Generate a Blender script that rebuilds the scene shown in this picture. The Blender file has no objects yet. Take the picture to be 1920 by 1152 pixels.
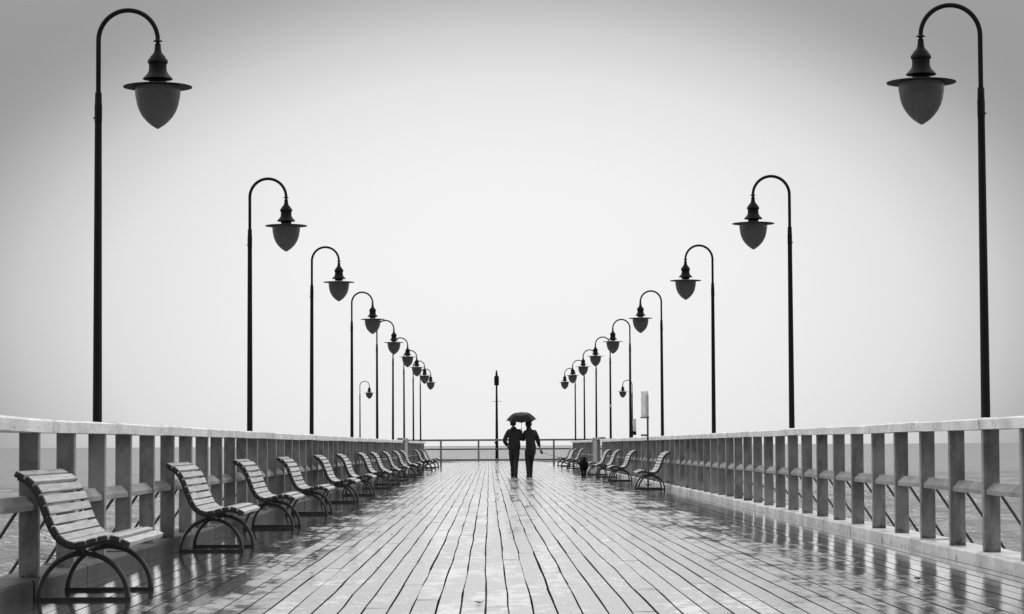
import bpy, bmesh, math, random
from mathutils import Vector, Matrix, noise
random.seed(11)
R = math.radians
S = bpy.context.scene
C = S.collection

# ------------------------------------------------------------------ camera
F = 4900.0                                    # focal length in photo pixels (photo is 1920 wide)
cam_d = bpy.data.cameras.new('camera'); cam = bpy.data.objects.new('camera', cam_d); C.objects.link(cam)
cam_d.sensor_width = 36; cam_d.lens = F/1920*36; cam_d.clip_start = 0.5; cam_d.clip_end = 90000
pitch = math.atan(259.5/F); yaw = math.atan(44/F); roll = R(0.30)
cam.matrix_world = Matrix.Translation((0, 0, 1.0)) @ Matrix.Rotation(-yaw, 4, 'Z') @ Matrix.Rotation(R(90)+pitch, 4, 'X') @ Matrix.Rotation(-roll, 4, 'Z')
S.camera = cam

# ------------------------------------------------------------------ view transform
S.view_settings.view_transform = 'Standard'; S.view_settings.look = 'None'
S.view_settings.gamma = 1; S.view_settings.exposure = 0; S.view_settings.use_curve_mapping = False

# ------------------------------------------------------------------ world: overcast sky, vignette-like falloff put into a bright oval low ahead
SUN_EL, SUN_AZ = 52, 2
W = bpy.data.worlds.new('World'); S.world = W; W.use_nodes = True
nt = W.node_tree; nt.nodes.clear()
def wn(t, **k):
    n = nt.nodes.new(t)
    for a, b in k.items(): setattr(n, a, b)
    return n
def wl(a, b): nt.links.new(a, b)
def wmath(op, a, b=None, c=None, clamp=False):
    n = wn('ShaderNodeMath', operation=op, use_clamp=clamp)
    for i, v in enumerate((a, b, c)):
        if v is None: continue
        if isinstance(v, (int, float)): n.inputs[i].default_value = v
        else: wl(v, n.inputs[i])
    return n.outputs[0]
def wramp(fac, pts, interp='B_SPLINE'):
    n = wn('ShaderNodeValToRGB'); cr = n.color_ramp; cr.interpolation = interp
    while len(cr.elements) < len(pts): cr.elements.new(0.5)
    for e, (p, v) in zip(cr.elements, pts): e.position = p; e.color = (v, v, v, 1)
    wl(fac, n.inputs[0]); return n.outputs[0]
tc = wn('ShaderNodeTexCoord'); dirv = tc.outputs['Generated']
sky = wn('ShaderNodeTexSky'); sky.sky_type = 'NISHITA'; sky.sun_disc = False
sky.sun_elevation = R(SUN_EL); sky.sun_rotation = R(SUN_AZ); sky.air_density = 2; sky.dust_density = 6
bw = wn('ShaderNodeRGBToBW'); wl(sky.outputs[0], bw.inputs[0])
nish = wmath('MULTIPLY', bw.outputs[0], 0.008)
sep = wn('ShaderNodeSeparateXYZ'); wl(dirv, sep.inputs[0])
yf = wmath('MAXIMUM', sep.outputs['Y'], .08)
gu = wmath('DIVIDE', wmath('SUBTRACT', wmath('DIVIDE', sep.outputs['X'], yf), .009), .210)
gv_ = wmath('DIVIDE', wmath('SUBTRACT', wmath('DIVIDE', sep.outputs['Z'], yf), .050), .123)
gr = wmath('SQRT', wmath('ADD', wmath('MULTIPLY', gu, gu), wmath('MULTIPLY', gv_, gv_)))
GLOW = [(0, .705), (.22, .69), (.37, .545), (.45, .345), (.50, .205), (.55, .075), (.61, .025), (.72, 0)]
glow = wramp(wmath('DIVIDE', gr, 2.0, clamp=True), GLOW)
up = wramp(wmath('MAXIMUM', sep.outputs['Z'], 0), [(0, .175), (.10, .175), (.20, .22), (.38, .80), (.60, 1.2), (1, 1.2)])
back = wramp(wmath('MULTIPLY_ADD', sep.outputs['Y'], 0.5, 0.5), [(0, .32), (.30, .42), (.55, 1.0), (.85, 1.0), (1, 1)])
nzz = wn('ShaderNodeTexNoise'); nzz.inputs['Scale'].default_value = 2.2; nzz.inputs['Detail'].default_value = 3; wl(dirv, nzz.inputs['Vector'])
cl = wmath('MULTIPLY_ADD', nzz.outputs[0], 0.06, 0.97)
side = wmath('MULTIPLY', wramp(wmath('ABSOLUTE', sep.outputs['X']), [(0, 0), (.28, 0), (.62, .75), (1, .95)]), back)
tot = wmath('MULTIPLY', wmath('ADD', wmath('ADD', wmath('ADD', wmath('MULTIPLY', up, back), glow), side), nish), cl)
bg = wn('ShaderNodeBackground'); bg.inputs['Strength'].default_value = 1.0
out = wn('ShaderNodeOutputWorld'); wl(tot, bg.inputs['Color']); wl(bg.outputs[0], out.inputs[0])

sd = bpy.data.lights.new('sun', 'SUN'); sd.energy = 1.4; sd.angle = R(22); sd.color = (1, 1, 1)
so = bpy.data.objects.new('sun', sd); C.objects.link(so); so.location = (0, 40, 40)
sv = Vector((math.sin(R(SUN_AZ))*math.cos(R(SUN_EL)), math.cos(R(SUN_AZ))*math.cos(R(SUN_EL)), math.sin(R(SUN_EL))))
so.rotation_euler = sv.to_track_quat('Z', 'Y').to_euler()

# ------------------------------------------------------------------ materials (all neutral grey: a black-and-white place)
class NT:
    def __init__(s, name):
        s.m = bpy.data.materials.new(name); s.m.use_nodes = True; s.t = s.m.node_tree
        s.p = s.t.nodes['Principled BSDF']; s.L = s.t.links.new
        g = s.n('ShaderNodeNewGeometry'); s.geo = g; s.pos = g.outputs['Position']; s.isl = g.outputs['Random Per Island']
        s.obj = s.n('ShaderNodeTexCoord').outputs['Object']
    def n(s, t, **k):
        n = s.t.nodes.new(t)
        for a, b in k.items(): setattr(n, a, b)
        return n
    def math(s, op, a, b=None, c=None, clamp=False):
        n = s.n('ShaderNodeMath', operation=op, use_clamp=clamp)
        for i, v in enumerate((a, b, c)):
            if v is None: continue
            if isinstance(v, (int, float)): n.inputs[i].default_value = v
            else: s.L(v, n.inputs[i])
        return n.outputs[0]
    def noise(s, vec, scale, detail=4, rough=.55, stretch=(1, 1, 1)):
        mp = s.n('ShaderNodeMapping'); mp.inputs['Scale'].default_value = stretch; s.L(vec, mp.inputs['Vector'])
        n = s.n('ShaderNodeTexNoise'); n.inputs['Scale'].default_value = scale; n.inputs['Detail'].default_value = detail
        n.inputs['Roughness'].default_value = rough; s.L(mp.outputs[0], n.inputs['Vector']); return n.outputs[0]
    def ramp(s, fac, pts, interp='LINEAR'):
        n = s.n('ShaderNodeValToRGB'); cr = n.color_ramp; cr.interpolation = interp
        while len(cr.elements) < len(pts): cr.elements.new(0.5)
        for e, (p, v) in zip(cr.elements, pts): e.position = p; e.color = (v, v, v, 1)
        s.L(fac, n.inputs[0]); return n.outputs[0]
    def bump(s, h, strength, dist, normal=None):
        b = s.n('ShaderNodeBump'); b.inputs['Strength'].default_value = strength; b.inputs['Distance'].default_value = dist
        s.L(h, b.inputs['Height'])
        if normal is not None: s.L(normal, b.inputs['Normal'])
        return b.outputs[0]
    def set(s, k, v):
        if isinstance(v, (int, float)):
            s.p.inputs[k].default_value = (v, v, v, 1) if k == 'Base Color' else v
        else: s.L(v, s.p.inputs[k])

def concrete(name, lo, hi, rough=.38, streak=.5, stain=.5, foot=None, spec=.5, st=(.24, .36)):
    t = NT(name)
    a = t.noise(t.pos, 3.5, 6, .65, (1, .35, 1)); b = t.noise(t.pos, 28, 5, .7, (1, .18, 1))
    base = t.ramp(t.math('ADD', t.math('MULTIPLY', a, .6), t.math('MULTIPLY', b, .4)), [(.3, lo), (.5, (lo+hi)/2), (.7, hi)])
    s1 = t.ramp(t.noise(t.pos, 5, 5, .65, (1, .30, .35)), [(.38, 1-streak), (.55, 1)])
    s2 = t.ramp(t.noise(t.pos, 50, 4, .7, (1, .14, 1)), [(st[0], 1-stain), (st[1], 1)])
    col = t.math('MULTIPLY', t.math('MULTIPLY', base, s1), s2)
    if foot is not None:                   # moss and dirt creeping up from the foot, ragged upper edge
        sp = t.n('ShaderNodeSeparateXYZ'); t.L(t.pos, sp.inputs[0])
        q = t.math('ADD', t.noise(t.pos, 9, 5, .7), t.math('MULTIPLY', t.math('SUBTRACT', sp.outputs['Z'], foot), 3.2))
        col = t.math('MULTIPLY', col, t.ramp(q, [(.36, .28), (.50, 1)]))
    t.set('Base Color', col); t.set('Specular IOR Level', spec)
    t.set('Roughness', t.ramp(a, [(.35, rough-.1), (.65, rough+.12)]))
    t.set('Normal', t.bump(t.math('ADD', a, b), .35, .006))
    return t.m
M = {}
M['cap'] = concrete('white_painted_concrete', .84, .98, .30, .28, .60, st=(.34, .41))
M['post'] = concrete('grey_weathered_concrete', .19, .38, .40, .45, .35, foot=.13)
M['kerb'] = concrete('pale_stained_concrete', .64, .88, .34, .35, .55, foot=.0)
M['kerb_dark'] = concrete('shaded_stained_concrete', .035, .10, .60, .5, .50, spec=.25)  # left kerb: bench shade and stains both put into the base colour

def plain(name, lo, hi, rough, scale=8, bump=.15, dist=.002, metal=0, coat=0, spec=.5):
    t = NT(name)
    a = t.noise(t.obj, scale, 5, .6)
    t.set('Base Color', t.ramp(a, [(.3, lo), (.7, hi)])); t.set('Roughness', t.ramp(a, [(.3, rough-.06), (.7, rough+.08)]))
    t.set('Metallic', metal); t.set('Coat Weight', coat)
    if bump: t.set('Normal', t.bump(t.noise(t.obj, scale*6, 3, .6), bump, dist))
    t.set('Specular IOR Level', spec)
    return t.m
M['iron'] = plain('black_lamp_paint', .012, .018, .60, bump=0, spec=.12)
M['globe'] = plain('smoked_lamp_glass', .045, .085, .30, 5, 0, spec=.4)
def glow_through(name, base, fac, col, rough):
    t = NT(name); a = t.noise(t.obj, 6, 5, .6); t.set('Base Color', t.ramp(a, [(.3, base*.8), (.7, base*1.2)])); t.set('Roughness', rough)
    tr = t.n('ShaderNodeBsdfTranslucent'); t.L(t.ramp(a, [(.3, col*.85), (.7, col)]), tr.inputs[0])
    mx = t.n('ShaderNodeMixShader'); mx.inputs[0].default_value = fac; t.L(t.p.outputs[0], mx.inputs[1]); t.L(tr.outputs[0], mx.inputs[2])
    t.L(mx.outputs[0], t.t.nodes['Material Output'].inputs['Surface']); return t.m
M['globe'] = glow_through('smoked_lamp_glass', .068, .46, .66, .28)
M['signface'] = glow_through('translucent_sign_face', .80, .52, .93, .4)
M['bench_iron'] = plain('wet_bench_iron', .035, .06, .42)
M['strut'] = plain('dark_steel_strut', .05, .09, .5)
M['steel'] = plain('grey_galvanised_steel', .20, .30, .45)
M['steel_dark'] = plain('dull_dark_steel', .08, .12, .45)
M['sign'] = plain('weathered_sign_face', .55, .72, .5, 6)
M['cloth'] = plain('dark_wool_cloth', .033, .046, .9, 20, spec=.1)
M['cloth2'] = plain('dark_coat_cloth', .033, .044, .9, 20, spec=.1)
M['hair'] = plain('dark_hair', .020, .034, .7, 30, spec=.15)
M['skin'] = plain('skin', .30, .36, .5, 20)
M['skinhead'] = plain('skin_of_head', .30, .36, .5, 20)
M['umb'] = plain('wet_black_umbrella_cloth', .018, .026, .75, 12, bump=0, spec=.15)
M['fur'] = plain('black_dog_fur', .010, .022, .9, 30, spec=.1)
M['leash'] = plain('leash_cord', .03, .05, .6)
M['plastic'] = plain('grey_plastic', .05, .07, .4)
M['leaf'] = plain('dead_leaf', .015, .04, .5, 30)
M['under'] = plain('dark_wet_timber', .006, .010, .8)

def slat_mat():
    t = NT('wet_grey_bench_timber')
    g = t.noise(t.obj, 10, 5, .65, (4, .22, 4)); oi = t.n('ShaderNodeObjectInfo').outputs['Random']; b = t.noise(t.obj, 40, 4, .65, (1, .15, 1))
    base = t.ramp(g, [(.3, .28), (.5, .46), (.7, .62)])
    base = t.math('MULTIPLY', base, t.ramp(t.math('FRACT', t.math('ADD', t.isl, oi)), [(0, .72), (1, 1.10)]))
    base = t.math('MULTIPLY', base, t.ramp(b, [(.28, .55), (.4, 1)]))
    t.set('Base Color', base); t.set('Roughness', t.ramp(b, [(.3, .22), (.7, .42)]))
    t.set('Normal', t.bump(g, .3, .003)); return t.m
M['slat'] = slat_mat()

def deck_mat():
    t = NT('wet_deck_timber')
    grain = t.noise(t.pos, 9, 6, .65, (6, .45, 1)); fine = t.noise(t.pos, 40, 3, .6, (3, .6, 1))
    base = t.ramp(grain, [(.3, .22), (.5, .31), (.7, .40)])
    base = t.math('MULTIPLY', base, t.ramp(t.isl, [(0, .78), (.5, .95), (1, 1.15)]))
    spots = t.ramp(t.noise(t.pos, 5.5, 2, .5, (1, .35, 1)), [(.20, .35), (.27, 1)])
    base = t.math('MULTIPLY', base, spots)
    # wetness: the deck drains to its sides
    sp = t.n('ShaderNodeSeparateXYZ'); t.L(t.pos, sp.inputs[0])
    edge = t.math('DIVIDE', t.math('ABSOLUTE', t.math('SUBTRACT', sp.outputs['X'], .49)), 3.55)
    pn = t.noise(t.pos, 1.5, 5, .6, (1.5, .30, 1)); pf = t.noise(t.pos, 6, 5, .68, (1.3, .45, 1))
    pm = t.math('ADD', t.math('MULTIPLY', pn, .45), t.math('MULTIPLY', pf, .55))
    pm = t.math('ADD', pm, t.ramp(edge, [(0, -.18), (.38, -.14), (.64, .04), (.85, .16), (1, .20)]))
    pm = t.math('ADD', pm, t.math('MULTIPLY', t.isl, .05))
    wet = t.ramp(pm, [(.51, 0), (.60, 1)])
    t.set('Base Color', t.math('MULTIPLY', base, t.ramp(wet, [(0, 1), (1, .35)])))
    t.set('Roughness', t.ramp(wet, [(0, .28), (1, .06)]))
    grit = t.ramp(t.noise(t.pos, 17, 3, .55, (1, .40, 1)), [(.235, 0), (.265, 1)])
    t.set('IOR', 1.45); t.set('Coat Weight', grit); t.set('Specular IOR Level', t.math('MULTIPLY', grit, .5)); t.set('Coat Roughness', t.ramp(wet, [(0, .24), (1, .04)]))
    h = t.math('MULTIPLY', t.math('ADD', grain, t.math('MULTIPLY', fine, .5)), t.ramp(wet, [(0, 1), (1, .50)]))
    nb = t.bump(h, .48, .0022)
    t.set('Normal', nb); t.set('Coat Normal', nb)
    return t.m
M['deck'] = deck_mat()

def sea_mat():
    t = NT('grey_rippled_sea')
    n1 = t.noise(t.pos, .30, 5, .6, (.55, 1, 1)); n2 = t.noise(t.pos, 1.6, 4, .6, (.6, 1, 1)); n0 = t.noise(t.pos, .045, 4, .65, (.5, 1, 1)); n3 = t.noise(t.pos, .04, 3, .5, (.5, 1, 1))
    t.set('Base Color', t.ramp(n3, [(.3, .10), (.7, .15)])); sp = t.n('ShaderNodeSeparateXYZ'); t.L(t.pos, sp.inputs[0])
    far = t.math('DIVIDE', sp.outputs['Y'], 1000, clamp=True)
    t.set('Roughness', t.ramp(far, [(.05, .13), (.16, .17), (.40, .24)])); t.set('IOR', 1.33)   # unresolved chop
    t.set('Normal', t.bump(n2, 1, .22, t.bump(n1, 1, .6, t.bump(n0, 1, 2.5))))
    return t.m
M['sea'] = sea_mat()

# ------------------------------------------------------------------ helpers
def link(name, me, mat, parent=None):
    o = bpy.data.objects.new(name, me); C.objects.link(o)
    if mat is not None and not me.materials: me.materials.append(M[mat] if isinstance(mat, str) else mat)
    if parent is not None: o.parent = parent
    return o
def obj(name, bm, mat, parent=None, smooth=False, recalc=True):
    if recalc: bmesh.ops.recalc_face_normals(bm, faces=bm.faces)
    me = bpy.data.meshes.new(name); bm.to_mesh(me); bm.free()
    if smooth:
        for p in me.polygons: p.use_smooth = True
        if smooth != 'all': me.set_sharp_from_angle(angle=R(38))
    return link(name, me, mat, parent)
def tag(o, label=None, cat=None, group=None, kind=None):
    if label: o['label'] = label
    if cat: o['category'] = cat
    if group: o['group'] = group
    if kind: o['kind'] = kind
    return o
def thing(name, label, cat, loc=(0, 0, 0), group=None, rz=0):
    o = bpy.data.objects.new(name, None); C.objects.link(o); o.empty_display_size = .2
    o.location = loc; o.rotation_euler = (0, 0, rz); return tag(o, label, cat, group)
def box(bm, x0, x1, y0, y1, z0, z1, mat=None):
    vs = [bm.verts.new(p) for p in ((x0,y0,z0),(x1,y0,z0),(x1,y1,z0),(x0,y1,z0),(x0,y0,z1),(x1,y0,z1),(x1,y1,z1),(x0,y1,z1))]
    if mat is not None:
        for v in vs: v.co = mat @ v.co
    for f in ((0,3,2,1),(4,5,6,7),(0,1,5,4),(1,2,6,5),(2,3,7,6),(3,0,4,7)): bm.faces.new([vs[i] for i in f])
    return vs
def bevel(bm, w, seg=2):
    bmesh.ops.bevel(bm, geom=list(bm.edges), offset=w, segments=seg, affect='EDGES', profile=.6)
def tube(bm, pts, rad, n=12, caps=True):
    pts = [Vector(p) for p in pts]; m = len(pts)
    if isinstance(rad, (int, float)): rad = [rad]*m
    T = [(pts[min(i+1, m-1)]-pts[max(i-1, 0)]).normalized() for i in range(m)]
    a = Vector((0, 0, 1)) if abs(T[0].z) < .9 else Vector((0, 1, 0))
    u = T[0].cross(a).normalized(); rings = []
    for i in range(m):
        u = (u - T[i]*u.dot(T[i])).normalized(); v = T[i].cross(u)
        rings.append([bm.verts.new(pts[i]+(u*math.cos(2*math.pi*k/n)+v*math.sin(2*math.pi*k/n))*rad[i]) for k in range(n)])
    for i in range(m-1):
        for k in range(n): bm.faces.new((rings[i][k], rings[i][(k+1) % n], rings[i+1][(k+1) % n], rings[i+1][k]))
    if caps: bm.faces.new(rings[0][::-1]); bm.faces.new(rings[-1])
def lathe(bm, prof, cx=0, cy=0, n=32):
    rings = []
    for r, z in prof:
        if r < 1e-5: rings.append([bm.verts.new((cx, cy, z))])
        else: rings.append([bm.verts.new((cx+r*math.cos(2*math.pi*k/n), cy+r*math.sin(2*math.pi*k/n), z)) for k in range(n)])
    for a, b in zip(rings, rings[1:]):
        for k in range(n):
            if len(a) == 1 and len(b) == 1: continue
            if len(a) == 1: bm.faces.new((a[0], b[k], b[(k+1) % n]))
            elif len(b) == 1: bm.faces.new((a[k], a[(k+1) % n], b[0]))
            else: bm.faces.new((a[k], a[(k+1) % n], b[(k+1) % n], b[k]))
def beam(bm, prof, ys, jit=0, seedv=0, cap=True):
    """long run along Y; prof = closed list of (x, z); ys = stations; jit = slow wobble"""
    rings = []
    for i, y in enumerate(ys):
        dx = noise.noise(Vector((y*.35, seedv, 1)))*jit; dz = noise.noise(Vector((y*.30, seedv, 9)))*jit
        rings.append([bm.verts.new((x+dx+noise.noise(Vector((y*1.7, x*9, z*9+seedv)))*jit*.35, y,
                                    z+dz+noise.noise(Vector((y*1.9, x*7, z*11+seedv+5)))*jit*.35)) for x, z in prof])
    n = len(prof)
    for a, b in zip(rings, rings[1:]):
        for k in range(n): bm.faces.new((a[k], a[(k+1) % n], b[(k+1) % n], b[k]))
    if cap: bm.faces.new(rings[0][::-1]); bm.faces.new(rings[-1])
def skin(name, chains, mat, parent=None, sub=2, disp=None, grow=1.0):
    """one continuous skinned surface: chains = lists of (key or None, (x,y,z), r); a repeated key re-uses its vertex"""
    vs, rs, es, keys = [], [], [], {}
    for ch in chains:
        prev = None
        for key, p, r in ch:
            if key in keys: i = keys[key]
            else:
                i = len(vs); vs.append(p); rs.append(r)
                if key: keys[key] = i
            if prev is not None and prev != i: es.append((prev, i))
            prev = i
    me = bpy.data.meshes.new('skeleton'); me.from_pydata(vs, es, [])
    o = bpy.data.objects.new('skeleton', me); C.objects.link(o)
    sm = o.modifiers.new('skin', 'SKIN'); sm.use_smooth_shade = True
    su = o.modifiers.new('sub', 'SUBSURF'); su.levels = sub; su.render_levels = sub
    for i, v in enumerate(me.skin_vertices[0].data):
        r = rs[i]; r = tuple(q*grow for q in r) if isinstance(r, tuple) else r*grow; v.radius = r if isinstance(r, tuple) else (r, r); v.use_root = (i == 0)
    dg = bpy.context.evaluated_depsgraph_get(); dg.update()
    me2 = bpy.data.meshes.new_from_object(o.evaluated_get(dg))
    bpy.data.objects.remove(o); bpy.data.meshes.remove(me)
    me2.name = name
    if disp:
        for v in me2.vertices:
            v.co += v.normal*disp[0]*(noise.noise(v.co*disp[1])+.5*noise.noise(v.co*disp[1]*2.3))
    for p in me2.polygons: p.use_smooth = True
    me2.materials.clear(); return link(name, me2, mat, parent)
def copy_tree(o, parent=None):
    c = o.copy(); C.objects.link(c); c.parent = parent
    for ch in [x for x in C.objects if x.parent == o]: copy_tree(ch, c)
    return c
ORD = ['nearest', 'second', 'third', 'fourth', 'fifth', 'sixth', 'seventh', 'eighth', 'ninth', 'tenth', 'eleventh', 'twelfth', 'thirteenth', 'fourteenth']

# ------------------------------------------------------------------ sea
def build_sea():
    """one sheet to the horizon; real wave relief where the waves can be seen"""
    import numpy as np
    rng = np.random.default_rng(5)
    Y = np.concatenate([[-3000, -600, -100, 0, 25], 1/np.linspace(1/38, 1/1500, 620), [2000, 3200, 6000, 12000, 30000, 60000]])
    sx = np.concatenate([[-60, -12, -4, -1.6, -.8, -.45], np.linspace(-.30, .30, 520), [.45, .8, 1.6, 4, 12, 60]])
    Wd = np.maximum(Y, 38)[:, None]; Xg = sx[None, :]*Wd; Yg = np.repeat(Y[:, None], len(sx), 1)
    Z = np.zeros_like(Xg); d = np.hypot(Xg, Yg); row = np.gradient(Y)[:, None]
    for k in range(64):
        lam = .8*10**(rng.random()*1.35); th = rng.normal(math.pi*.5+.35, .55); kx, ky = math.cos(th)*2*math.pi/lam, math.sin(th)*2*math.pi/lam
        amp = .0068*lam**.95*rng.uniform(.5, 1.2)
        wob = .8*np.sin(Xg*.021*rng.uniform(.5, 2)+Yg*.017*rng.uniform(.5, 2)+rng.random()*6)
        fade = np.clip(lam/(2.2*np.abs(row))-.25, 0, 1)
        p = kx*Xg+ky*Yg+rng.random()*6.283+wob
        Z += amp*fade*(np.exp(.9*np.sin(p))-1.2)*.8
    Z *= (np.abs(sx) < .301)[None, :]*((Y > 37) & (Y < 1500))[:, None]
    co = np.stack([Xg, Yg, Z-3.2], -1).reshape(-1, 3).astype('f'); m, n = Xg.shape
    q = (np.arange(m-1)[:, None]*n+np.arange(n-1)[None, :]).ravel(); f = np.stack([q, q+1, q+n+1, q+n], 1)
    me = bpy.data.meshes.new('sea'); me.vertices.add(len(co)); me.vertices.foreach_set('co', co.ravel())
    me.loops.add(f.size); me.loops.foreach_set('vertex_index', f.ravel().astype('i'))
    me.polygons.add(len(f)); me.polygons.foreach_set('loop_start', (np.arange(len(f))*4).astype('i')); me.polygons.foreach_set('loop_total', np.full(len(f), 4, 'i'))
    me.update(); me.polygons.foreach_set('use_smooth', np.ones(len(f), bool)); me.validate()
    return tag(link('sea', me, 'sea'), kind='structure')
build_sea()

# ------------------------------------------------------------------ deck
XL, XR = -3.07, 4.05                     # inner faces of the two kerbs
DECK0, WALL_END, DECK1 = -7.0, 130.0, 170.0
PITCH = .1475
def board(bm, x0, x1, ys, l, r, zt, tilt):
    """one board: l / r give the edge offset at each station"""
    n = len(ys); T, B = [], []
    for i in range(n):
        a, b = x0+l[i], x1-r[i]
        T.append((bm.verts.new((a, ys[i], zt-tilt)), bm.verts.new((b, ys[i], zt+tilt))))
        B.append((bm.verts.new((a, ys[i], -.05)), bm.verts.new((b, ys[i], -.05))))
    for i in range(n-1):
        bm.faces.new((T[i][0], T[i][1], T[i+1][1], T[i+1][0]))
        for q in ((B[i][0], T[i][0], T[i+1][0], B[i+1][0]), (T[i][1], B[i][1], B[i+1][1], T[i+1][1])): bm.faces.new(q).material_index = 1
    bm.faces.new((B[0][0], B[0][1], T[0][1], T[0][0])).material_index = 1
    bm.faces.new((B[-1][1], B[-1][0], T[-1][0], T[-1][1])).material_index = 1
def lay(bm, xa, xb, ya, yb, phase):
    rows = int(math.ceil((xb-xa)/PITCH))
    def edge(j, y):                       # wobble of the joint line between rows j-1 and j
        return .013*noise.noise(Vector((y*.42, j*3.7, 0)))+.008*noise.noise(Vector((y*1.1, j*5.3, 4)))
    for j in range(rows):
        x0, x1 = xa+j*PITCH, min(xa+(j+1)*PITCH, xb)
        y = ya
        nxt = ya+random.uniform(1.5, 5.0)
        while y < yb-.05:
            e = min(nxt, yb); nxt = e+random.choice((4.0, 6.0, 6.0, 7.9, 9.0)); 
            k = max(1, int((e-y)/1.25)); ys = [y+(e-y)*q/k for q in range(k+1)]
            ys[0] += .0008; ys[-1] -= .0008
            g1, g2 = random.uniform(.0040, .0080), random.uniform(.0040, .0080); sk = random.uniform(-.004, .004)
            l = [g1+edge(j, q)+sk*(q-y)/(e-y) for q in ys]; r = [g2-edge(j+1, q)-sk*(q-y)/(e-y) for q in ys]
            board(bm, x0, x1, ys, l, r, random.uniform(-.0011, .0011), random.uniform(-.0010, .0010))
            y = e
bm = bmesh.new()
lay(bm, XL-.06, XR+.06, DECK0, DECK1, 0)
lay(bm, -9.0, XL-.35, WALL_END, DECK1, 1); lay(bm, XR+.35, 10.0, WALL_END, DECK1, 2)
dk = tag(obj('deck', bm, 'deck', recalc=False), kind='structure'); dk.data.materials.append(M['under'])
bm = bmesh.new()
box(bm, XL-.12, XR+.12, DECK0, DECK1, -.38, -.045)
box(bm, -9.0, XL-.13, WALL_END, DECK1, -.38, -.045); box(bm, XR+.13, 10.0, WALL_END, DECK1, -.38, -.045)
tag(obj('deck_underframe', bm, 'under'), kind='structure')

# ------------------------------------------------------------------ concrete railings
def railing(side, y0, y1, yb, step, label, kerbmat):
    """side -1 left, +1 right; yb = near face of one baluster"""
    X = XL if side < 0 else XR
    f = lambda u: X+side*u                # u metres outward from the kerb face
    t = thing('concrete_railing', label, 'railing', (0, 0, 0), 'white concrete railings along both sides of the pier')
    nst = int((y1-y0)/.39)
    ys = [y0+(y1-y0)*i/nst for i in range(nst+1)]
    bm = bmesh.new(); zk = .115 if side < 0 else .095
    yy = y0                                # kerb in cast lengths
    while yy < y1-.1:
        e = min(yy+2.34, y1); st = [yy+.004+(e-yy-.008)*q/6 for q in range(7)]
        beam(bm, [(f(0), -.04), (f(-.003), zk-.018), (f(.015), zk), (f(.33), zk), (f(.34), -.04)], st, .010, side*3+yy)
        yy = e
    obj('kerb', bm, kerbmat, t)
    bm = bmesh.new(); yy = y0
    while yy < y1-.1:
        e = min(yy+3.1, y1); st = [yy+.002+(e-yy-.004)*q/8 for q in range(9)]
        o = random.uniform(-.003, .003)
        beam(bm, [(f(-.012+o), 1.112), (f(-.016+o), 1.190), (f(.0+o), 1.203+o), (f(.235), 1.207+o), (f(.252), 1.19), (f(.25), 1.112)], st, .010, side*7+int(yy/3.1)*.3)
        yy = e
    obj('top_rail', bm, 'cap', t)
    bm = bmesh.new()
    beam(bm, [(f(.062), .575), (f(.060), .612), (f(.115), .672), (f(.175), .672), (f(.178), .575)], ys, .008, side*13)
    obj('middle_rail', bm, 'post', t)
    # one baluster, strut and outrigger, copied along
    bm = bmesh.new(); vs = box(bm, -.068, .068, 0, .085, zk-.012, 1.12); bevel(bm, .006, 1)
    b0 = obj('baluster', bm, 'post', t); b0.location = (f(.109), 0, 0)
    bm = bmesh.new(); tube(bm, [(0, 0, .60), (side*.44, 0, -.07)], .0125, 8); s0 = obj('strut', bm, 'strut', t, True); s0.location = (f(.17), 0, 0)
    bm = bmesh.new(); box(bm, *sorted((0, side*.62)), -.04, .04, -.16, -.052); bevel(bm, .008, 1); r0 = obj('outrigger', bm, 'strut', t); r0.location = (f(.10), 0, 0)
    i0 = math.ceil((y0+.05-yb)/step); first = True; i = i0
    while yb+i*step < y1-.08:
        y = yb+i*step+random.uniform(-.012, .012)
        for src, dy in ((b0, 0), (s0, .03), (r0, .03)):
            o = src if first else src.copy()
            if not first: C.objects.link(o); o.parent = t
            o.location.y = y+dy
            if src is b0: o.rotation_euler.z = R(random.uniform(-1.2, 1.2)); o.rotation_euler.x = R(random.uniform(-.25, .25))
        first = False; i += 1
    return t
GL0, GL1, GR0, GR1 = 92.8, 99.9, 95.3, 102.9
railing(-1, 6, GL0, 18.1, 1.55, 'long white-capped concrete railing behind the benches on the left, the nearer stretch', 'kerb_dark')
railing(+1, 6, GR0, 21.65, 1.57, 'long white-capped concrete railing on the right of the wet deck, the nearer stretch', 'kerb')
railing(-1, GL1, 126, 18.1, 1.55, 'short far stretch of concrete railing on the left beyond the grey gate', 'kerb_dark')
railing(+1, GR1, 129, 21.65, 1.57, 'short far stretch of concrete railing on the right beyond the grey gate', 'kerb')

def gate(side, ya, yp, yb, label):
    X = XL if side < 0 else XR
    t = thing('gate_frame', label, 'gate', (X+side*.10, ya, 0), 'grey gate frames in the railings')
    L = yb-ya
    bm = bmesh.new(); box(bm, -.09, .09, .02, L-.02, 1.19, 1.29); bevel(bm, .01, 1); obj('top_beam', bm, 'steel', t)
    bm = bmesh.new(); box(bm, -.07, .07, yp-ya, L-.06, -.02, 1.187); bevel(bm, .01, 1); obj('panel', bm, 'steel', t)
    bm = bmesh.new(); box(bm, -.05, .05, .05, .15, -.02, 1.187); bevel(bm, .008, 1); obj('post', bm, 'steel', t)
    bm = bmesh.new(); box(bm, -.03, .03, .16, yp-ya-.003, .10, .16); obj('sill', bm, 'steel_dark', t)
gate(-1, GL0, 96.2, GL1, 'grey steel gate frame and panel in the left railing')
gate(+1, GR0, 99.2, GR1, 'grey steel gate frame and panel in the right railing')

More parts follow.
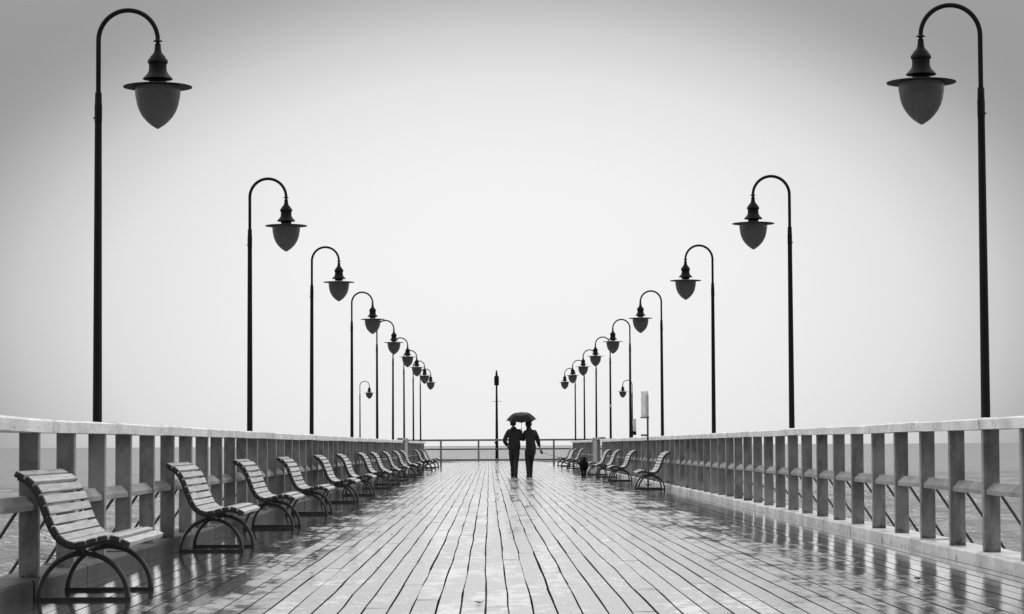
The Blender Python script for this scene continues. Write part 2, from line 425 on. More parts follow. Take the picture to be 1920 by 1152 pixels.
# ------------------------------------------------------------------ steel railing at the pier head
t = thing('steel_railing', 'grey three-rail steel railing across the far end of the deck', 'railing', (0, 169.3, 0))
def tubebar(x0, x1, z, r, name, mt):
    bm = bmesh.new(); box(bm, x0, x1, -r, r, z-r, z+r); bevel(bm, r*.35, 2); obj(name, bm, mt, t)
tubebar(-9, 10, 1.355, .062, 'top_rail', 'steel'); tubebar(-9, 10, .77, .045, 'middle_rail', 'steel_dark'); tubebar(-9, 10, .075, .065, 'bottom_rail', 'steel')
x = (825.5-916)/28.95
while x > -8.8: x -= 2.435
x += 2.435
while x < 9.9:
    bm = bmesh.new(); box(bm, -.06, .06, -.055, .055, -.05, 1.36); bevel(bm, .012, 1); o = obj('post', bm, 'steel', t); o.location.x = x; x += 2.435

# ------------------------------------------------------------------ lamp posts
KZ = lambda y: 4.898-y/918.0
def make_lamp():
    t = thing('lamp_post', '', 'lamp post')
    bm = bmesh.new(); tube(bm, [(0,0,-.15), (0,0,.0), (0,0,1.2), (0,0,3.86)], [.044, .043, .041, .031], 20)
    lathe(bm, [(.044, .0), (.085, .0), (.085, .03), (.06, .05), (.044, .07)], n=20); obj('pole', bm, 'iron', t, True)
    bm = bmesh.new(); lathe(bm, [(0, 3.83), (.033, 3.84), (.0335, 3.98), (.031, 3.995), (.0295, 4.08), (.027, 4.095), (0, 4.10)], n=20)
    lathe(bm, [(0, -.008), (.007, -.008), (.007, .008), (0, .008)], n=8)
    for v in bm.verts:
        if abs(v.co.z) < .05: v.co = Vector((v.co.x*1, v.co.y*1, v.co.z)) @ Matrix.Rotation(R(90), 3, 'Y') + Vector((-.036, 0, 3.875))
    obj('collar', bm, 'iron', t, True)
    r = .2580; zs = 4.542
    pts = [(0, 0, 4.07), (0, 0, 4.3), (0, 0, zs)]+[(r-r*math.cos(a), 0, zs+r*math.sin(a)) for a in [math.pi*i/28 for i in range(1, 29)]]+[(2*r, 0, 4.53)]
    bm = bmesh.new(); tube(bm, pts, [.0215]*3+[.0215-.002*i/28 for i in range(28)]+[.0185], 14); obj('arm', bm, 'iron', t, True)
    cx = 2*r
    bm = bmesh.new()
    prof = [(0, KZ(318)), (.020, KZ(318)), (.026, KZ(326)), (.040, KZ(333)), (.040, KZ(337)), (.018, KZ(342)), (.016, KZ(350)), (.026, KZ(360)), (.026, KZ(375)), (.030, KZ(410)), (.038, KZ(428)),
            (.055, KZ(448)), (.066, KZ(458)), (.068, KZ(466)), (.082, KZ(480)), (.0885, KZ(494)), (.0885, KZ(505)), (.079, KZ(513)), (.0765, KZ(520)), (.0765, KZ(556)),
            (.082, KZ(578)), (.098, KZ(600)), (.122, KZ(622)), (.132, KZ(634)), (.125, KZ(638)), (.075, KZ(640)), (.075, KZ(668)), (0, KZ(668))]
    lathe(bm, prof, cx, 0, 36); lan = obj('lantern', bm, 'iron', t, True)
    bm = bmesh.new(); zc = KZ(692)
    lathe(bm, [(.06, zc+.016), (.12, zc+.014), (.22, zc+.008), (.284, zc+.003), (.299, zc-.001), (.299, zc-.008), (.285, zc-.009), (.20, zc-.006), (.06, zc-.002)], cx, 0, 48); obj('brim', bm, 'iron', lan, True)
    bm = bmesh.new()
    lathe(bm, [(.0, zc+.012), (.185, zc+.010), (.197, zc-.02), (.197, KZ(730)), (.194, KZ(765)), (.187, KZ(800)), (.180, KZ(834)), (.167, KZ(870)), (.150, KZ(902)), (.129, KZ(932)),
               (.104, KZ(959)), (.078, KZ(982)), (.053, KZ(1000)), (.029, KZ(1014)), (.012, KZ(1024)), (0, KZ(1028))], cx, 0, 40)
    obj('globe', bm, 'globe', lan, True)
    return t
LD = [22.9, 37.6, 50.7, 65.7, 80.6, 93.7, 106.3, 119.3, 131.9]
proto = make_lamp(); used = False
for side, X in ((-1, -3.455), (1, 4.355)):
    for i, d in enumerate(LD):
        o = copy_tree(proto) if used else proto; used = True
        o.scale = (1.02, 1.02, 1.04)
        o.location = (X, d+(.2 if side < 0 else 0), -.11 if side < 0 else -.125)
        ln = (0, 0) if i < 2 else (R(random.uniform(-.3, .3)), R(random.uniform(-.22, .22)))
        o.rotation_euler = (ln[0], ln[1], 0 if side < 0 else math.pi)
        s = 'left' if side < 0 else 'right'
        near = ('nearest and largest' if i == 0 else ORD[i]+' nearest')
        if i == 8: near = 'farthest'
        o['label'] = f'{near} black curved-arm lamp post in the row beyond the {s} railing'
        o['group'] = 'curved lamp posts in two rows along the pier'
        if side > 0 and i == 5:
            bm = bmesh.new(); lathe(bm, [(0, 2.38), (.045, 2.38), (.045, 2.48), (0, 2.48)], n=16); obj('white_band', bm, 'sign', o, True)
            o['label'] = 'sixth nearest black lamp post beyond the right railing, with a small white band'
for side, X, Y in ((-1, -7.45, 151), (1, 8.30, 151.5)):
    o = copy_tree(proto); o.location = (X, Y, -.06); o.rotation_euler = (0, 0, 0 if side < 0 else math.pi)
    o.scale = (1.05, 1.05, 1.0)
    o['label'] = 'small distant lamp post outside the '+('left row, between two nearer posts' if side < 0 else 'right row, beside the fifth nearest post')
    o['group'] = 'small distant lamp posts on the pier head'

# navigation light mast behind the end railing
t = thing('light_mast', 'dark light mast with a wide cylindrical lantern, standing behind the end railing', 'mast', (.50, 171.0, 0))
bm = bmesh.new(); tube(bm, [(0,0,-3.6), (0,0,0), (0,0,1.3), (0,0,4.95)], [.11, .105, .095, .058], 18); obj('pole', bm, 'iron', t, True)
bm = bmesh.new(); lathe(bm, [(0, 4.93), (.155, 4.93), (.158, 5.45), (.15, 5.50), (.10, 5.56), (0, 5.57)], n=28); ln = obj('lantern', bm, 'iron', t, True)
bm = bmesh.new(); lathe(bm, [(.0, 5.55), (.075, 5.56), (.075, 5.70), (.055, 5.72), (.055, 5.84), (.035, 5.90), (0, 5.93)], n=20); obj('finial', bm, 'iron', ln, True)
bm = bmesh.new(); tube(bm, [(-.32, 0, 3.88), (.32, 0, 3.88)], .014, 8); obj('crossbar', bm, 'steel', t, True)
bm = bmesh.new(); box(bm, -.16, .10, -.13, .13, 1.12, 1.24); bevel(bm, .02, 1); obj('bracket', bm, 'iron', t)
bm = bmesh.new(); box(bm, -.3, .8, -.4, .4, -.40, -.06); obj('base_plate', bm, 'under', t)

# ------------------------------------------------------------------ benches
PROF = [(.015, .832), (.075, .800), (.125, .744), (.158, .676), (.184, .606), (.210, .538), (.243, .470), (.292, .412), (.362, .382), (.434, .386), (.502, .404), (.570, .420), (.638, .418), (.702, .390)]
LEN = 1.85
PROF = [(u, z-.022) for u, z in PROF]
def resample(P, m):
    # smooth curve through P (Catmull-Rom), m points evenly spread along it
    pts = []
    Q = [P[0]]+P+[P[-1]]
    for i in range(1, len(Q)-2):
        for s in range(12):
            u = s/12; a, b, c, d = Q[i-1], Q[i], Q[i+1], Q[i+2]
            pts.append(tuple(.5*((2*b[k])+(-a[k]+c[k])*u+(2*a[k]-5*b[k]+4*c[k]-d[k])*u*u+(-a[k]+3*b[k]-3*c[k]+d[k])*u**3) for k in (0, 1)))
    pts.append(P[-1])
    L = [0]
    for p, q in zip(pts, pts[1:]): L.append(L[-1]+math.dist(p, q))
    out = []; j = 0
    for i in range(m):
        s = L[-1]*i/(m-1)
        while j < len(L)-2 and L[j+1] < s: j += 1
        w = (s-L[j])/max(1e-9, L[j+1]-L[j]); p = pts[j]; q = pts[j+1]
        th = math.atan2(q[1]-p[1], q[0]-p[0]); out.append((p[0]+(q[0]-p[0])*w, p[1]+(q[1]-p[1])*w, th))
    return out
def make_bench():
    """local: x runs from the railing towards the deck centre, y away from the camera, origin at the near rail-side corner"""
    t = thing('slatted_bench', '', 'bench')
    sl = resample(PROF, 14)
    for nm, part in (('backrest', sl[:8]), ('seat', sl[8:])):
        bm = bmesh.new()
        for (u, z, th) in part:
            tb = bmesh.new()
            box(tb, -.0275, .0275, .022+random.uniform(-.003, .003), LEN-.022+random.uniform(-.003, .003), -.018, .014); bevel(tb, .004, 2)
            nx, nz = -math.sin(th), math.cos(th)           # upward/outward normal of the profile
            if nz < 0 or (nz < .3 and nx < 0): nx, nz = -nx, -nz
            mt = Matrix.Translation((u+nx*.018, 0, z+nz*.018)) @ Matrix.Rotation(-th+R(random.uniform(-2, 2)), 4, 'Y')
            tb.transform(mt); me = bpy.data.meshes.new('tmp'); tb.to_mesh(me); tb.free(); bm.from_mesh(me); bpy.data.meshes.remove(me)
        obj(nm, bm, 'slat', t)
    cv = resample(PROF, 44)
    for y in (.03, LEN-.03):
        bm = bmesh.new(); rings = []
        for (u, z, th) in cv:
            nx, nz = -math.sin(th), math.cos(th)
            if nz < 0 or (nz < .3 and nx < 0): nx, nz = -nx, -nz
            a, b = .004, -.020
            rings.append([bm.verts.new((u+nx*q, y+w, z+nz*q)) for q, w in ((a, -.02), (a, .02), (b, .02), (b, -.02))])
        for p, q in zip(rings, rings[1:]):
            for k in range(4): bm.faces.new((p[k], p[(k+1) % 4], q[(k+1) % 4], q[k]))
        bm.faces.new(rings[0][::-1]); bm.faces.new(rings[-1])
        for (u, z, th) in sl:                              # dark blocks over the slat ends
            nx, nz = -math.sin(th), math.cos(th)
            if nz < 0 or (nz < .3 and nx < 0): nx, nz = -nx, -nz
            e = -.004 if y < .5 else LEN-.032
            tb = bmesh.new(); box(tb, -.031, .031, e, e+.036, -.026, .014); bevel(tb, .006, 1)
            tb.transform(Matrix.Translation((u+nx*.018, 0, z+nz*.018)) @ Matrix.Rotation(-th, 4, 'Y'))
            me = bpy.data.meshes.new('tmp'); tb.to_mesh(me); tb.free(); bm.from_mesh(me); bpy.data.meshes.remove(me)
        obj('side_rail', bm, 'bench_iron', t)
        bm = bmesh.new(); n = 30; y = .20 if y < .5 else 1.42
        arch = [(.41-.29*math.cos(math.pi*i/n), y, 0.02+.290*math.sin(math.pi*i/n)) for i in range(n+1)]
        tube(bm, [(.12, y, -.004)]+arch+[(.70, y, -.004)], .019, 12)
        box(bm, .10, .72, y-.022, y+.022, .0, .022)
        tube(bm, [(.41, y, .31), (.41, y, .355)], .02, 8); obj('leg', bm, 'bench_iron', t, True)
    bm = bmesh.new(); tube(bm, [(.36, .20, .335), (.36, 1.42, .335)], .011, 8); tube(bm, [(.20, .20, .50), (.20, 1.42, .50)], .008, 8); obj('cross_bar', bm, 'bench_iron', t, True)
    bm = bmesh.new(); tube(bm, [(.29, .20, .375), (.35, .20, .345), (.40, .20, .325)], .010, 8); tube(bm, [(.29, 1.42, .375), (.35, 1.42, .345), (.40, 1.42, .325)], .010, 8)
    obj('bracket', bm, 'bench_iron', t, True)
    return t
def mirror_bench(src):
    """the same bench facing the other way, its own meshes mirrored in y so the near end stays near"""
    t = thing('slatted_bench', '', 'bench')
    for ch in [c for c in C.objects if c.parent == src]:
        me = ch.data.copy()
        for v in me.vertices: v.co.y = LEN-v.co.y
        me.flip_normals(); o = link(ch.name.split('.')[0], me, None, t)
    return t
bl = make_bench(); br = mirror_bench(bl)
BL = [17.2, 25.1, 31.6, 38.1, 46.0, 52.7, 61.2, 67.5, 75.4, 83.6, 90.0, 107.2, 115.0, 121.3]
BR = [58.6, 72.3, 81.0, 87.5, 112.0, 120.7, 127.2]
for side, lst, src in ((-1, BL, bl), (1, BR, br)):
    for i, d in enumerate(lst):
        o = src if i == 0 else copy_tree(src)
        if side < 0: o.location = (XL, d-.20, 0); o.rotation_euler.z = R(random.uniform(-.4, .4))
        else: o.location = (XR, d-.20+LEN, 0); o.rotation_euler.z = math.pi+R(random.uniform(-.4, .4))
        s = 'left' if side < 0 else 'right'
        near = 'nearest' if i == 0 else (ORD[i]+' nearest' if i < len(lst)-1 else 'farthest')
        o['label'] = f'{near} curved slatted bench on iron arches against the {s} railing'
        o['group'] = 'slatted benches lined up along the railings'

# ------------------------------------------------------------------ signs
t = thing('sign_board', 'pale boxy sign on a thin grey pole inside the right railing', 'sign', (3.96, 65.3, 0))
bm = bmesh.new(); tube(bm, [(0, 0, -.03), (0, 0, 2.25)], .026, 14); lathe(bm, [(0, 0), (.07, 0), (.07, .02), (0, .02)], n=16); obj('pole', bm, 'steel_dark', t, True)
rz = Matrix.Rotation(R(-64), 4, 'Z')
bm = bmesh.new(); box(bm, -.30, .0, -.022, .022, 1.70, 2.34, Matrix.Translation((.0, -.035, 0)) @ rz); bevel(bm, .006, 1); pn = obj('panel', bm, 'signface', t)
bm = bmesh.new(); box(bm, -.31, .01, -.035, .035, 1.66, 1.697, Matrix.Translation((.0, -.035, 0)) @ rz); obj('edge_strip', bm, 'steel_dark', pn)
bm = bmesh.new(); box(bm, -.17, -.028, -.06, .06, 1.215, 1.26); bevel(bm, .005, 1); obj('bracket', bm, 'steel_dark', t)
t = thing('notice_box', 'narrow pale notice box with dark base on the fifth lamp post beyond the right railing', 'notice box', (4.47, 80.45, 1.30))
bm = bmesh.new(); box(bm, -.048, .05, -.09, .09, .118, .50); bevel(bm, .006, 1); obj('face', bm, 'signface', t)
bm = bmesh.new(); box(bm, -.052, .054, -.095, .095, .0, .115); bevel(bm, .006, 1); obj('base', bm, 'iron', t)
bm = bmesh.new(); box(bm, -.075, -.05, -.02, .02, .02, .30); obj('bracket', bm, 'iron', t)

# ------------------------------------------------------------------ people
def hand(ch, key, w, fd, side, curl=.5, rw=.021):
    """adds palm, four fingers and a thumb to a skin chain list; fd = finger direction, side = across the palm"""
    w = Vector(w); fd = Vector(fd).normalized(); sd = Vector(side); sd = (sd-fd*sd.dot(fd)).normalized(); nn = fd.cross(sd)
    pc = w+fd*.045
    ch.append([(key, tuple(w), rw), (key+'p', tuple(pc), (.030, .020))])
    for i, (off, ln) in enumerate(((-.030, .062), (-.010, .072), (.010, .068), (.030, .052))):
        b = pc+fd*.035+sd*off; c1 = b+fd*ln*.45+nn*ln*.15*curl; c2 = c1+fd*ln*.30*(1-curl*.5)+nn*ln*.35*curl; c3 = c2+fd*ln*.15*(1-curl)+nn*ln*.3*curl
        ch.append([(key+'p', None, 0), (None, tuple(b), .0095), (None, tuple(c1), .0088), (None, tuple(c2), .0082), (None, tuple(c3), .007)])
    b = w+fd*.02-sd*.03; c1 = b+fd*.025-sd*.018; c2 = c1+fd*.028-sd*.004
    ch.append([(key+'p', None, 0), (None, tuple(b), .012), (None, tuple(c1), .0105), (None, tuple(c2), .008)])
def head_mesh(parent, c, rot, hair_long, back):
    """head with brow, nose, chin, lips, eyes and ears; a hair mesh over it. faces +y (away from the camera)"""
    bm = bmesh.new(); bmesh.ops.create_icosphere(bm, subdivisions=4, radius=1)
    for v in bm.verts:
        x, y, z = v.co
        px, py, pz = x*.075, y*.098, z*.118
        if z < 0: px *= 1-.30*(-z)**1.6; py *= 1-.12*(-z)
        if y > 0:
            py += .020*math.exp(-((x/.16)**2+((z+.12)/.20)**2))*(1 if z > -.35 else .3)       # nose
            py -= .008*(math.exp(-(((abs(x)-.36)/.16)**2+((z-.05)/.12)**2)))                     # eye sockets
            py += .005*math.exp(-((x/.30)**2+((z+.50)/.07)**2))                                  # lips
            py += .010*math.exp(-((x/.30)**2+((z+.85)/.18)**2))                                  # chin
        v.co = (px, py, pz)
    for s in (-1, 1):                                                                          # ears
        g = bmesh.ops.create_icosphere(bm, subdivisions=2, radius=1)
        for v in g['verts']: v.co = Vector((s*(.076+.006*v.co.x*s), -.008+v.co.y*.016, -.005+v.co.z*.030))
    M4 = Matrix.Translation(c) @ rot
    bm.transform(M4); hd = obj('head', bm, 'skinhead', parent, 'all')
    bm = bmesh.new(); bmesh.ops.create_icosphere(bm, subdivisions=4, radius=1)
    for v in bm.verts:
        x, y, z = v.co
        n_ = 1+.05*noise.noise(Vector((x*4, y*4, z*4)))
        if y > .15:
            k = min(1, (y-.15)/.5); zz = z if z > .35 else (.35*k+z*(1-k)); z = max(z, zz)
        lo = -.55 if not hair_long else -1.15
        v.co = (x*(.096+(.010 if hair_long else 0))*n_, (y*.108-.008)*n_, max(z, lo)*.130*n_+.004)
        if y > .35 and z < .4: v.co.y = min(v.co.y, .03)
    bm.transform(M4); obj('hair', bm, 'hair', parent, 'all')
    bm = bmesh.new()
    for s in (-1, 1):
        g = bmesh.ops.create_icosphere(bm, subdivisions=2, radius=.011)
        for v in g['verts']: v.co += Vector((s*.027, .085, .006))
    bm.transform(M4); obj('eyes', bm, 'plastic', parent, 'all')
def shoe(parent, heel, yaw_, pitch_):
    bm = bmesh.new(); bmesh.ops.create_icosphere(bm, subdivisions=3, radius=1)
    for v in bm.verts:
        x, y, z = v.co
        w_ = .056*(1 if y > -.1 else .85); h = .070 if y < .1 else .070-.030*(y-.1)
        v.co = (x*w_, y*.135+.085, max(z, -.35)*h+.018)
    bm.transform(Matrix.Translation(heel) @ Matrix.Rotation(yaw_, 4, 'Z') @ Matrix.Rotation(pitch_, 4, 'X')); obj('shoe', bm, 'iron', parent, 'all')

# --- man on the left, hand in pocket, holding the umbrella with the other
P1 = (.80, 83.2, 0)
man = thing('person', 'person in dark clothes on the left under the umbrella, one hand in the pocket', 'person', P1, 'two people walking away arm in arm')
ch = [[('pel', (0, 0, .94), (.13, .09)), ('waist', (0, .0, 1.10), (.125, .085)), ('chest', (0, 0, 1.30), (.145, .095)), ('neck0', (-.01, 0, 1.49), (.06, .055)), ('neck', (-.03, .005, 1.575), .048), ('skull', (-.035, .01, 1.63), .05)],
      [('pel', None, 0), ('hl', (-.085, 0, .88), .085), ('kl', (-.062, .08, .49), .056), ('al', (-.050, .02, .10), .040), (None, (-.052, .12, .035), .032)],
      [('pel', None, 0), ('hr', (.075, 0, .88), .085), ('kr', (.045, -.04, .49), .056), ('ar', (.035, -.22, .13), .040), (None, (.038, -.13, .045), .032)],
      [('chest', None, 0), ('sl', (-.185, 0, 1.43), .058), ('el', (-.325, -.07, 1.15), .042), ('wl', (-.215, .03, .97), .030)],
      [('chest', None, 0), ('sr', (.165, 0, 1.43), .058), ('er', (.215, -.03, 1.17), .043), ('wr', (.240, .19, 1.40), .030)]]
hand(ch, 'wl', (-.215, .03, .97), (.3, .3, -1), (.1, 1, 0), .2); hand(ch, 'wr', (.240, .19, 1.40), (.1, .1, 1), (.2, 1, 0), .9)
skin('body', ch, 'skin', man, 2)
skin('jacket', [[(None, (0, 0, .80), (.140, .11)), ('p', (0, 0, .90), (.165, .115)), ('w', (0, 0, 1.08), (.155, .112)), ('c', (0, 0, 1.30), (.180, .122)), ('n', (-.01, 0, 1.475), (.095, .075)), (None, (-.026, 0, 1.55), (.088, .075)), (None, (-.034, 0, 1.60), (.080, .070))],
      [('c', None, 0), (None, (-.190, 0, 1.435), .075), (None, (-.322, -.07, 1.15), .058), (None, (-.220, .02, .985), .046)],
      [('c', None, 0), (None, (.175, 0, 1.435), .075), (None, (.225, -.03, 1.16), .062), (None, (.240, .17, 1.37), .044)]], 'cloth', man, 2, (.010, 9), 1.30)
skin('trousers', [[('p', (0, 0, .97), (.145, .105)), ('c', (0, 0, .87), (.14, .10)), (None, (-.085, .02, .76), .094), (None, (-.066, .08, .49), .072), (None, (-.054, .03, .20), .060), (None, (-.052, .02, .03), .066)],
      [('c', None, 0), (None, (.075, .0, .76), .094), (None, (.048, -.04, .49), .072), (None, (.038, -.17, .24), .060), (None, (.035, -.235, .06), .066)]], 'cloth', man, 2, (.006, 12), 1.22)
head_mesh(man, (-.037, .015, 1.70), Matrix.Rotation(R(-6), 4, 'Z'), False, 0)
shoe(man, (-.052, -.04, .0), R(6), 0); shoe(man, (.036, -.27, .025), R(-4), R(-14))
# --- woman on the right, long coat, leash in her right hand
P2 = (1.275, 83.2, 0)
wom = thing('person', 'person in a thigh-length dark coat on the right under the umbrella, holding the dog lead', 'person', P2, 'two people walking away arm in arm')
ch = [[('pel', (.02, 0, .92), (.135, .09)), ('waist', (.01, 0, 1.08), (.11, .08)), ('chest', (.02, 0, 1.28), (.13, .09)), ('neck0', (-.005, 0, 1.46), (.055, .05)), ('neck', (-.02, .005, 1.54), .043), ('skull', (-.022, .01, 1.61), .045)],
      [('pel', None, 0), ('hl', (-.065, 0, .86), .085), ('kl', (-.055, -.05, .47), .054), ('al', (-.042, -.20, .13), .037), (None, (-.042, -.11, .045), .03)],
      [('pel', None, 0), ('hr', (.095, 0, .86), .085), ('kr', (.055, .08, .48), .054), ('ar', (.035, .03, .10), .037), (None, (.038, .12, .035), .03)],
      [('chest', None, 0), ('sl', (-.135, 0, 1.41), .052), ('el', (-.225, .02, 1.17), .038), ('wl', (-.220, .20, 1.30), .027)],
      [('chest', None, 0), ('sr', (.185, 0, 1.41), .052), ('er', (.275, -.02, 1.15), .038), ('wr', (.335, .04, .92), .027)]]
hand(ch, 'wl', (-.220, .20, 1.30), (-.2, .5, .6), (1, .2, 0), .7); hand(ch, 'wr', (.335, .04, .92), (.3, .1, -1), (.1, 1, 0), .9)
skin('body', ch, 'skin', wom, 2)
skin('coat', [[(None, (.03, 0, .62), (.135, .11)), ('h', (.045, 0, .74), (.178, .130)), ('p', (.055, 0, .92), (.222, .145)), ('w', (.035, 0, 1.10), (.185, .120)), ('c', (.025, 0, 1.28), (.172, .118)), ('n', (0, 0, 1.44), (.095, .072)), (None, (-.018, 0, 1.53), (.088, .072)), (None, (-.020, 0, 1.585), (.080, .070))],
      [('c', None, 0), (None, (-.130, 0, 1.41), .072), (None, (-.215, .02, 1.165), .060), (None, (-.220, .17, 1.27), .044)],
      [('c', None, 0), (None, (.190, 0, 1.41), .072), (None, (.268, -.02, 1.16), .060), (None, (.325, .03, .955), .044)]], 'cloth2', wom, 2, (.010, 9), 1.30)
skin('trousers', [[('p', (.02, 0, .95), (.14, .10)), ('c', (.02, 0, .85), (.13, .10)), (None, (-.062, -.01, .72), .086), (None, (-.066, -.05, .50), .062), (None, (-.052, -.16, .26), .050), (None, (-.046, -.215, .06), .050)],
      [('c', None, 0), (None, (.090, .02, .72), .086), (None, (.062, .08, .50), .062), (None, (.046, .05, .24), .050), (None, (.040, .03, .03), .050)]], 'cloth2', wom, 2, (.005, 12), 1.22)
head_mesh(wom, (-.022, .015, 1.68), Matrix.Rotation(R(10), 4, 'Z'), True, 0)
shoe(wom, (-.043, -.25, .025), R(5), R(-14)); shoe(wom, (.036, -.03, 0), R(-6), 0)

# --- umbrella
t = thing('umbrella', 'open black umbrella held over the two walking people', 'umbrella', (1.04, 83.39, 1.40))
tilt = Matrix.Rotation(R(11), 4, 'X') @ Matrix.Rotation(R(-2), 4, 'Y')
bm = bmesh.new(); n = 8; top = .655; rings = []
rr = [(0.0, 0), (.13, -.010), (.285, -.040), (.39, -.130), (.49, -.245)]
ap = bm.verts.new((0, 0, top)); prev = None
for (r, dz) in rr[1:]:
    ring = []
    for k in range(n*4):
        a = 2*math.pi*k/(n*4); s = (k % 4)/4; sag = 1-.10*math.sin(math.pi*s)*(r/.50); dd = -.012*math.sin(math.pi*s)*(r/.5)+.035*math.sin(math.pi*s)*(r/.5)**4
        ring.append(bm.verts.new((r*sag*math.cos(a), r*sag*math.sin(a), top+dz+dd)))
    if prev is None:
        for k in range(n*4): bm.faces.new((ap, ring[k], ring[(k+1) % (n*4)]))
    else:
        for k in range(n*4): bm.faces.new((prev[k], ring[k], ring[(k+1) % (n*4)], prev[(k+1) % (n*4)]))
    prev = ring
bm.transform(tilt)
can = obj('canopy', bm, 'umb', t); md = can.modifiers.new('thickness', 'SOLIDIFY'); md.thickness = .002
bm = bmesh.new(); tube(bm, [tilt @ Vector((0, 0, -.02)), tilt @ Vector((0, 0, top+.03))], .0055, 10); obj('shaft', bm, 'iron', t, True)
bm = bmesh.new(); tube(bm, [tilt @ Vector(p) for p in ((0, 0, .06), (0, 0, -.03), (0, .008, -.055), (0, .028, -.062), (0, .04, -.045))], .011, 10); obj('handle', bm, 'plastic', t, True)
for k in range(8):
    a = 2*math.pi*k/8; bm = bmesh.new()
    tube(bm, [tilt @ Vector((r*math.cos(a), r*math.sin(a), top+dz-.006)) for r, dz in rr], .0028, 6)
    tube(bm, [tilt @ Vector((.0, 0, .36)), tilt @ Vector((.26*math.cos(a), .26*math.sin(a), top-.052))], .002, 6); obj('rib', bm, 'steel_dark', t, True)

# --- dog
DP = Vector((2.965, 82.0, 0))
dog = thing('dog', 'shaggy black dog walking on a lead, seen from behind near the right benches', 'dog', DP)
skin('body', [[('rump', (0, .0, .42), (.095, .105)), ('loin', (0, .16, .43), (.085, .09)), ('chest', (0, .38, .42), (.105, .125)), ('neck', (0, .50, .52), (.075, .08)), ('head', (.0, .58, .60), (.07, .065)), ('muz', (0, .67, .57), .034), (None, (0, .73, .55), .025)],
    [('rump', None, 0), ('hl', (-.055, .0, .30), (.06, .07)), (None, (-.048, .05, .20), .036), (None, (-.036, -.04, .115), .024), (None, (-.034, -.02, .03), .022), (None, (-.034, .03, .014), .02)],
    [('rump', None, 0), ('hr', (.055, .0, .30), (.06, .07)), (None, (.048, .08, .20), .036), (None, (.036, .0, .115), .024), (None, (.034, .02, .03), .022), (None, (.034, .07, .014), .02)],
    [('chest', None, 0), (None, (-.06, .38, .28), .042), (None, (-.05, .36, .15), .027), (None, (-.045, .37, .03), .024), (None, (-.045, .41, .015), .02)],
    [('chest', None, 0), (None, (.06, .38, .28), .042), (None, (.05, .42, .15), .027), (None, (.045, .44, .03), .024), (None, (.045, .48, .015), .02)],
    [('rump', None, 0), (None, (0, -.09, .50), .035), (None, (0, -.13, .57), .032), (None, (0, -.10, .63), .02)],
    [('head', None, 0), (None, (-.07, .57, .60), .028), (None, (-.095, .57, .53), .026)], [('head', None, 0), (None, (.07, .57, .60), .028), (None, (.095, .57, .53), .026)]], 'fur', dog, 2, (.022, 22), 1.15)
bm = bmesh.new()                                # shaggy coat: many short tufts over the rump and flanks
for i in range(900):
    a = random.uniform(0, 2*math.pi); y = random.uniform(-.06, .48); rx, rz_ = .118, .135
    p = Vector((rx*math.cos(a), y, .41+rz_*math.sin(a))); d = Vector((math.cos(a)*.5, -.35, math.sin(a)*.3-.55)).normalized()
    if y < -.02: p = Vector((rx*math.cos(a)*random.random(), y-.03, .40+rz_*math.sin(a)*random.random()))
    L_ = random.uniform(.03, .065); s = Vector((random.uniform(-1, 1), random.uniform(-1, 1), random.uniform(-1, 1))).cross(d).normalized()*.007
    v = [bm.verts.new(p-d*.02+s), bm.verts.new(p-d*.02-s), bm.verts.new(p+d*L_)]; bm.faces.new(v)
obj('coat_tufts', bm, 'fur', dog, recalc=False)

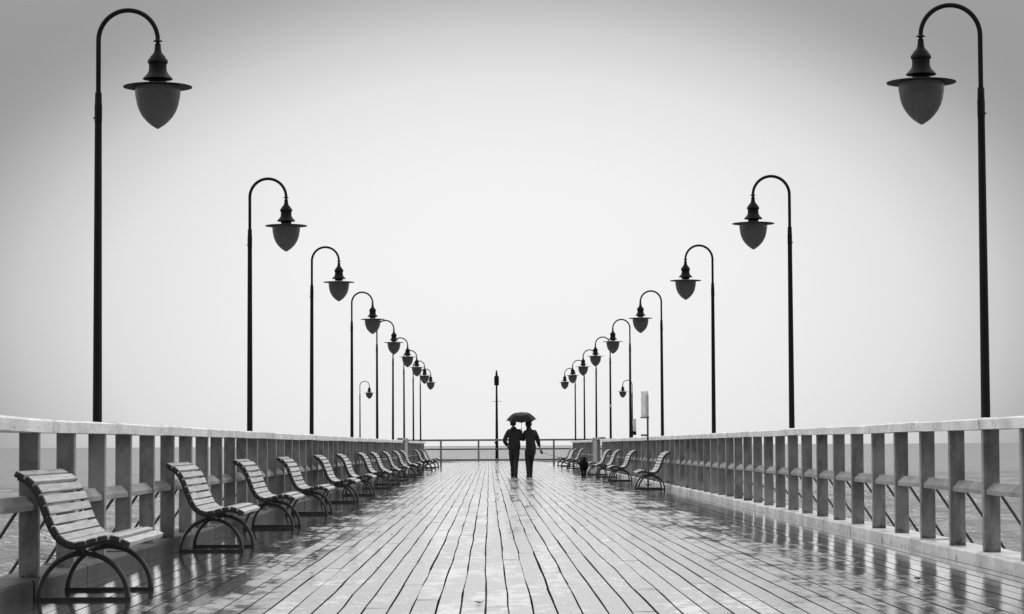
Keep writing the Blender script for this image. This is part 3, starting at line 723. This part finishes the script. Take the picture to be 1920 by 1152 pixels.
# --- leash
hx = Vector((P2[0]+.385, 83.27, .785)); nk = Vector((DP.x-.05, DP.y+.46, .52))
t = thing('dog_lead', 'thin dog lead with grey handle between the right person and the black dog', 'lead', hx)
bm = bmesh.new(); pts = []
for i in range(25):
    s = i/24; p = (nk-hx)*s; p.z -= .06*math.sin(math.pi*s); pts.append(p)
tube(bm, pts, .0055, 6); obj('cord', bm, 'leash', t, True)
bm = bmesh.new(); bmesh.ops.create_icosphere(bm, subdivisions=3, radius=1)
for v in bm.verts: v.co = Vector((v.co.x*.042, v.co.y*.028, v.co.z*.075))
bm.transform(Matrix.Rotation(R(-25), 4, 'Y')); obj('handle', bm, 'plastic', t, 'all')
bm = bmesh.new(); tube(bm, [(.03*math.cos(a)-.02, 0, .045*math.sin(a)+.08) for a in [2*math.pi*i/16 for i in range(17)]], .009, 8, False); obj('grip_loop', bm, 'plastic', t, True)

# ------------------------------------------------------------------ fallen leaves and litter
def leaf(x_px, y_px, size, label, curl=1.0, rot=0):
    k = y_px-(835.4-.0052*(x_px-916)); d = F/k; X = (x_px-916)/k
    bm = bmesh.new(); n = 10; L = []
    for i in range(n+1):
        s = i/n; w = .38*math.sin(math.pi*s**.8)*(1+.2*math.sin(s*19))
        zc = curl*(.35*(s-.5)**2*4*.5); L.append((bm.verts.new(((s-.5)*size, w*size*.5, zc*size+.25*w*size*curl)), bm.verts.new(((s-.5)*size, 0, zc*size)), bm.verts.new(((s-.5)*size, -w*size*.5, zc*size+.3*w*size*curl))))
    for a, b in zip(L, L[1:]):
        bm.faces.new((a[0], a[1], b[1], b[0])); bm.faces.new((a[1], a[2], b[2], b[1]))
    o = obj('fallen_leaf', bm, 'leaf', None, True, recalc=False); o.location = (X, d, .008); o.rotation_euler.z = rot
    md = o.modifiers.new('thickness', 'SOLIDIFY'); md.thickness = .0012
    tag(o, label, 'leaf', 'dead leaves lying on the wet deck')
leaf(1717, 1087, .085, 'largest dark curled leaf on the wet boards at lower right', 1.3, .5)
leaf(1715, 1122, .03, 'tiny leaf scrap below the curled leaf at lower right', .8, 1.5)
leaf(896, 1131, .06, 'dark curled leaf on the middle boards close to the bottom edge', 1.2, .2)
leaf(734, 1003, .055, 'small dark leaf on the boards left of centre', .9, .9)
leaf(706, 1066, .05, 'small dark leaf on the boards at lower left of centre', .9, 2.0)
leaf(592, 1045, .07, 'small crumpled leaf left of centre, beside the deck boards\' darker wet patch', 1.1, .7)
leaf(583, 1075, .05, 'dark leaf scrap left of centre, just nearer than the crumpled leaf', .9, 2.6)
leaf(527, 1046, .05, 'small leaf on the wet boards in front of the second nearest left bench', .9, 1.3)
leaf(1341, 1008, .07, 'flat dark leaf on the boards right of the middle', .6, .3)
leaf(866, 986, .06, 'small flat leaf on the boards just left of the middle', .5, .1)
